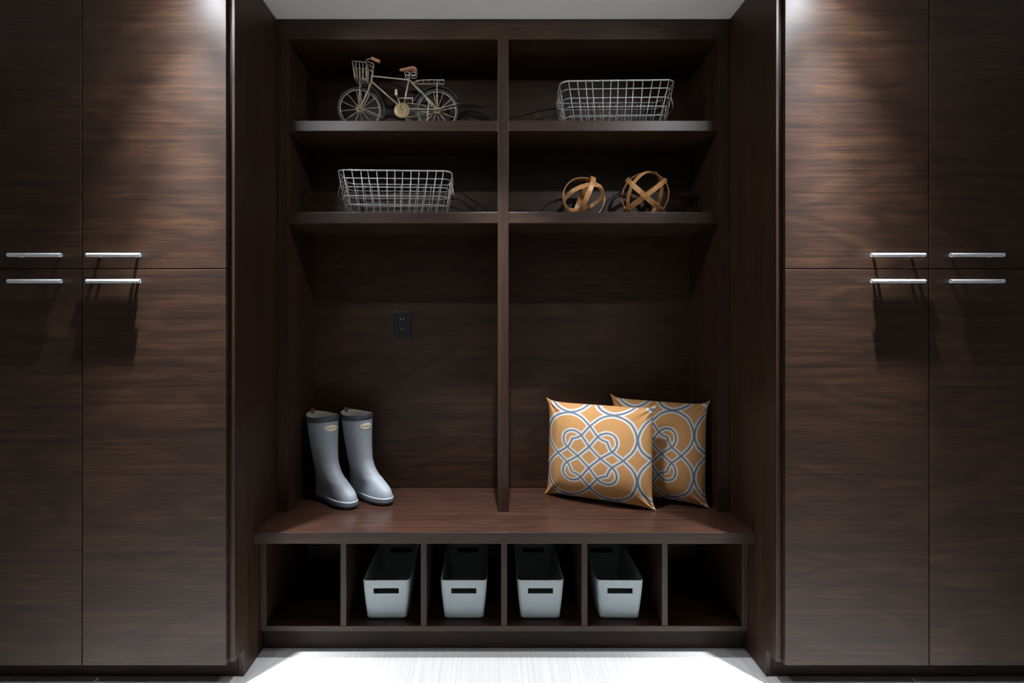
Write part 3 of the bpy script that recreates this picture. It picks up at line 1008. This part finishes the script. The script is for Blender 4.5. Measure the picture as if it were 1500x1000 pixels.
# carrier rack, fenders and their stays, kick stand
bm = bmesh.new()
rk = [(606, 120.2), (614, 119.0), (628, 117.9), (651, 117.6)]
for s in (-1, 1):
    tube(bm, catmull([tuple(qz(u, v, s * (0.006 + 0.014 * min(1, (u - 606) / 10)))) for u, v in rk], 6), 0.0021, 6)
    tube(bm, [qz(640.6, 118, s * 0.019), Vector((cR.x, s * 0.017, cR.z))], 0.0022, 6)
tube(bm, [qz(601.5, 117, 0), qz(607, 120.5, 0), qz(650, 120, 0)], 0.0017, 6)
for u in (612, 620, 628, 636, 644, 650.5):
    tube(bm, [qz(u, 118.4, -0.020), qz(u, 118.4, 0.020)], 0.0016, 6)
bp_('carrier_rack', bm, BIKE_PAINT)
def fender(c, R, a0, a1, steer):
    bm = bmesh.new()
    secs = []
    n = 30
    for k in range(n + 1):
        a = a0 + (a1 - a0) * k / n
        ring = []
        for (y, dr) in ((-0.0095, -0.004), (-0.006, 0.0008), (0, 0.002), (0.006, 0.0008), (0.0095, -0.004), (0.0085, -0.0045), (0.0055, 0.0), (0, 0.0008), (-0.0055, 0.0), (-0.0085, -0.0045)):
            ring.append(((R + dr) * math.cos(a), y, (R + dr) * math.sin(a)))
        secs.append(ring)
    skin(bm, secs, True, True)
    bmesh.ops.transform(bm, matrix=Matrix.Translation(c) @ Matrix.Rotation(steer, 4, 'Z'), verts=bm.verts)
    bp_('fender', bm, FENDER, label='dark curved fender')
fender(cR, RW + 0.010, math.radians(22), math.radians(160), 0)
fender(cF, RW + 0.010, math.radians(-22), math.radians(80), ST)
for s in (-1, 1):
    for p0, p1 in (((cR.x, s * 0.018, cR.z), (cR.x + 0.1005, s * 0.009, cR.z + 0.034)), ((cF.x, s * 0.018, cF.z), (cF.x + 0.094, s * 0.012, cF.z - 0.034))):
        bm = bmesh.new()
        tube(bm, [p0, p1], 0.0018, 6)
        bp_('fender_stay', bm, BIKE_PAINT)
bm = bmesh.new()
tube(bm, [qz(628.5, 150, -0.016), qz(627.5, 160, -0.018), qz(626, 191.6, -0.034)], 0.0022, 6)
bp_('kickstand', bm, BIKE_PAINT)

# ------------------------------------------------------------------ lights
def spot(name, loc, target, power, radius, angle=150, blend=0.6, col=(1, 1, 1)):
    l = bpy.data.lights.new(name, 'SPOT')
    l.energy = power; l.shadow_soft_size = radius; l.spot_size = math.radians(angle); l.spot_blend = blend; l.color = col
    o = bpy.data.objects.new(name, l); COL.objects.link(o)
    o.location = loc
    d = Vector(target) - Vector(loc)
    o.rotation_euler = d.to_track_quat('-Z', 'Y').to_euler()
    return o
def area(name, loc, target, power, sx, sy, col=(1, 1, 1)):
    l = bpy.data.lights.new(name, 'AREA'); l.shape = 'RECTANGLE'; l.size = sx; l.size_y = sy; l.energy = power; l.color = col
    o = bpy.data.objects.new(name, l); COL.objects.link(o)
    o.location = loc
    o.rotation_euler = (Vector(target) - Vector(loc)).to_track_quat('-Z', 'Y').to_euler()
    return o
COOL = (0.91, 0.945, 1.0)
# two narrow downlights close to the inner doors; their beam profile is a hot centre with a long weak skirt
for sx in (-1.035, 1.045):
    for pw, cone in ((417, 34), (165, 60), (20, 110), (8, 168)):
        spot('downlight', (sx, 1.500, CEIL - 0.012), (sx, 1.500, 0), pw, 0.016, cone, 1.0, COOL)
spot('niche_fill', (0.0, 1.66, CEIL - 0.012), (0, 1.66, 0), 270, 0.016, 58, 1.0, COOL)  # added fill, no fixture here: brightens the middle of floor and seat
for sx in (-1.01, 1.01):
    sg = 1 if sx > 0 else -1
    spot('hall_fill', (sx, 1.25, CEIL - 0.012), (-sg * 0.1, 2.0, 1.65), 32, 0.02, 84, 1.0, COOL)  # added spill spots aimed inward to brighten shelf edges and the items
for sx, pw in ((-1.35, 190), (0.0, 100), (1.35, 190)):
    spot('hall_fill', (sx, 0.35, CEIL - 0.012), (sx, 0.35, 0), pw, 0.04, 80, 1.0, COOL)  # added out of view: lit hall floor bounces sheen onto the fronts

w = bpy.data.worlds.new('world'); scene.world = w; w.use_nodes = True
w.node_tree.nodes['Background'].inputs['Color'].default_value = (0.05, 0.05, 0.055, 1)
w.node_tree.nodes['Background'].inputs['Strength'].default_value = 0.0

# ------------------------------------------------------------------ camera
cam = bpy.data.cameras.new('camera')
cam.sensor_width = 36.0
cam.lens = FPX / 1500 * 36.0
cam.shift_x = (750 - 720) / 1500
cam.shift_y = -(500 - 470) / 1500
cam.clip_start = 0.02
co = bpy.data.objects.new('camera', cam); COL.objects.link(co)
co.location = (CAMX, 0, CAMZ)
co.rotation_euler = (PI / 2, 0, 0)
scene.camera = co
scene.view_settings.view_transform = 'Standard'
scene.view_settings.look = 'None'
scene.view_settings.exposure = 0.42
scene.view_settings.gamma = 1.0
scene.view_settings.use_curve_mapping = False
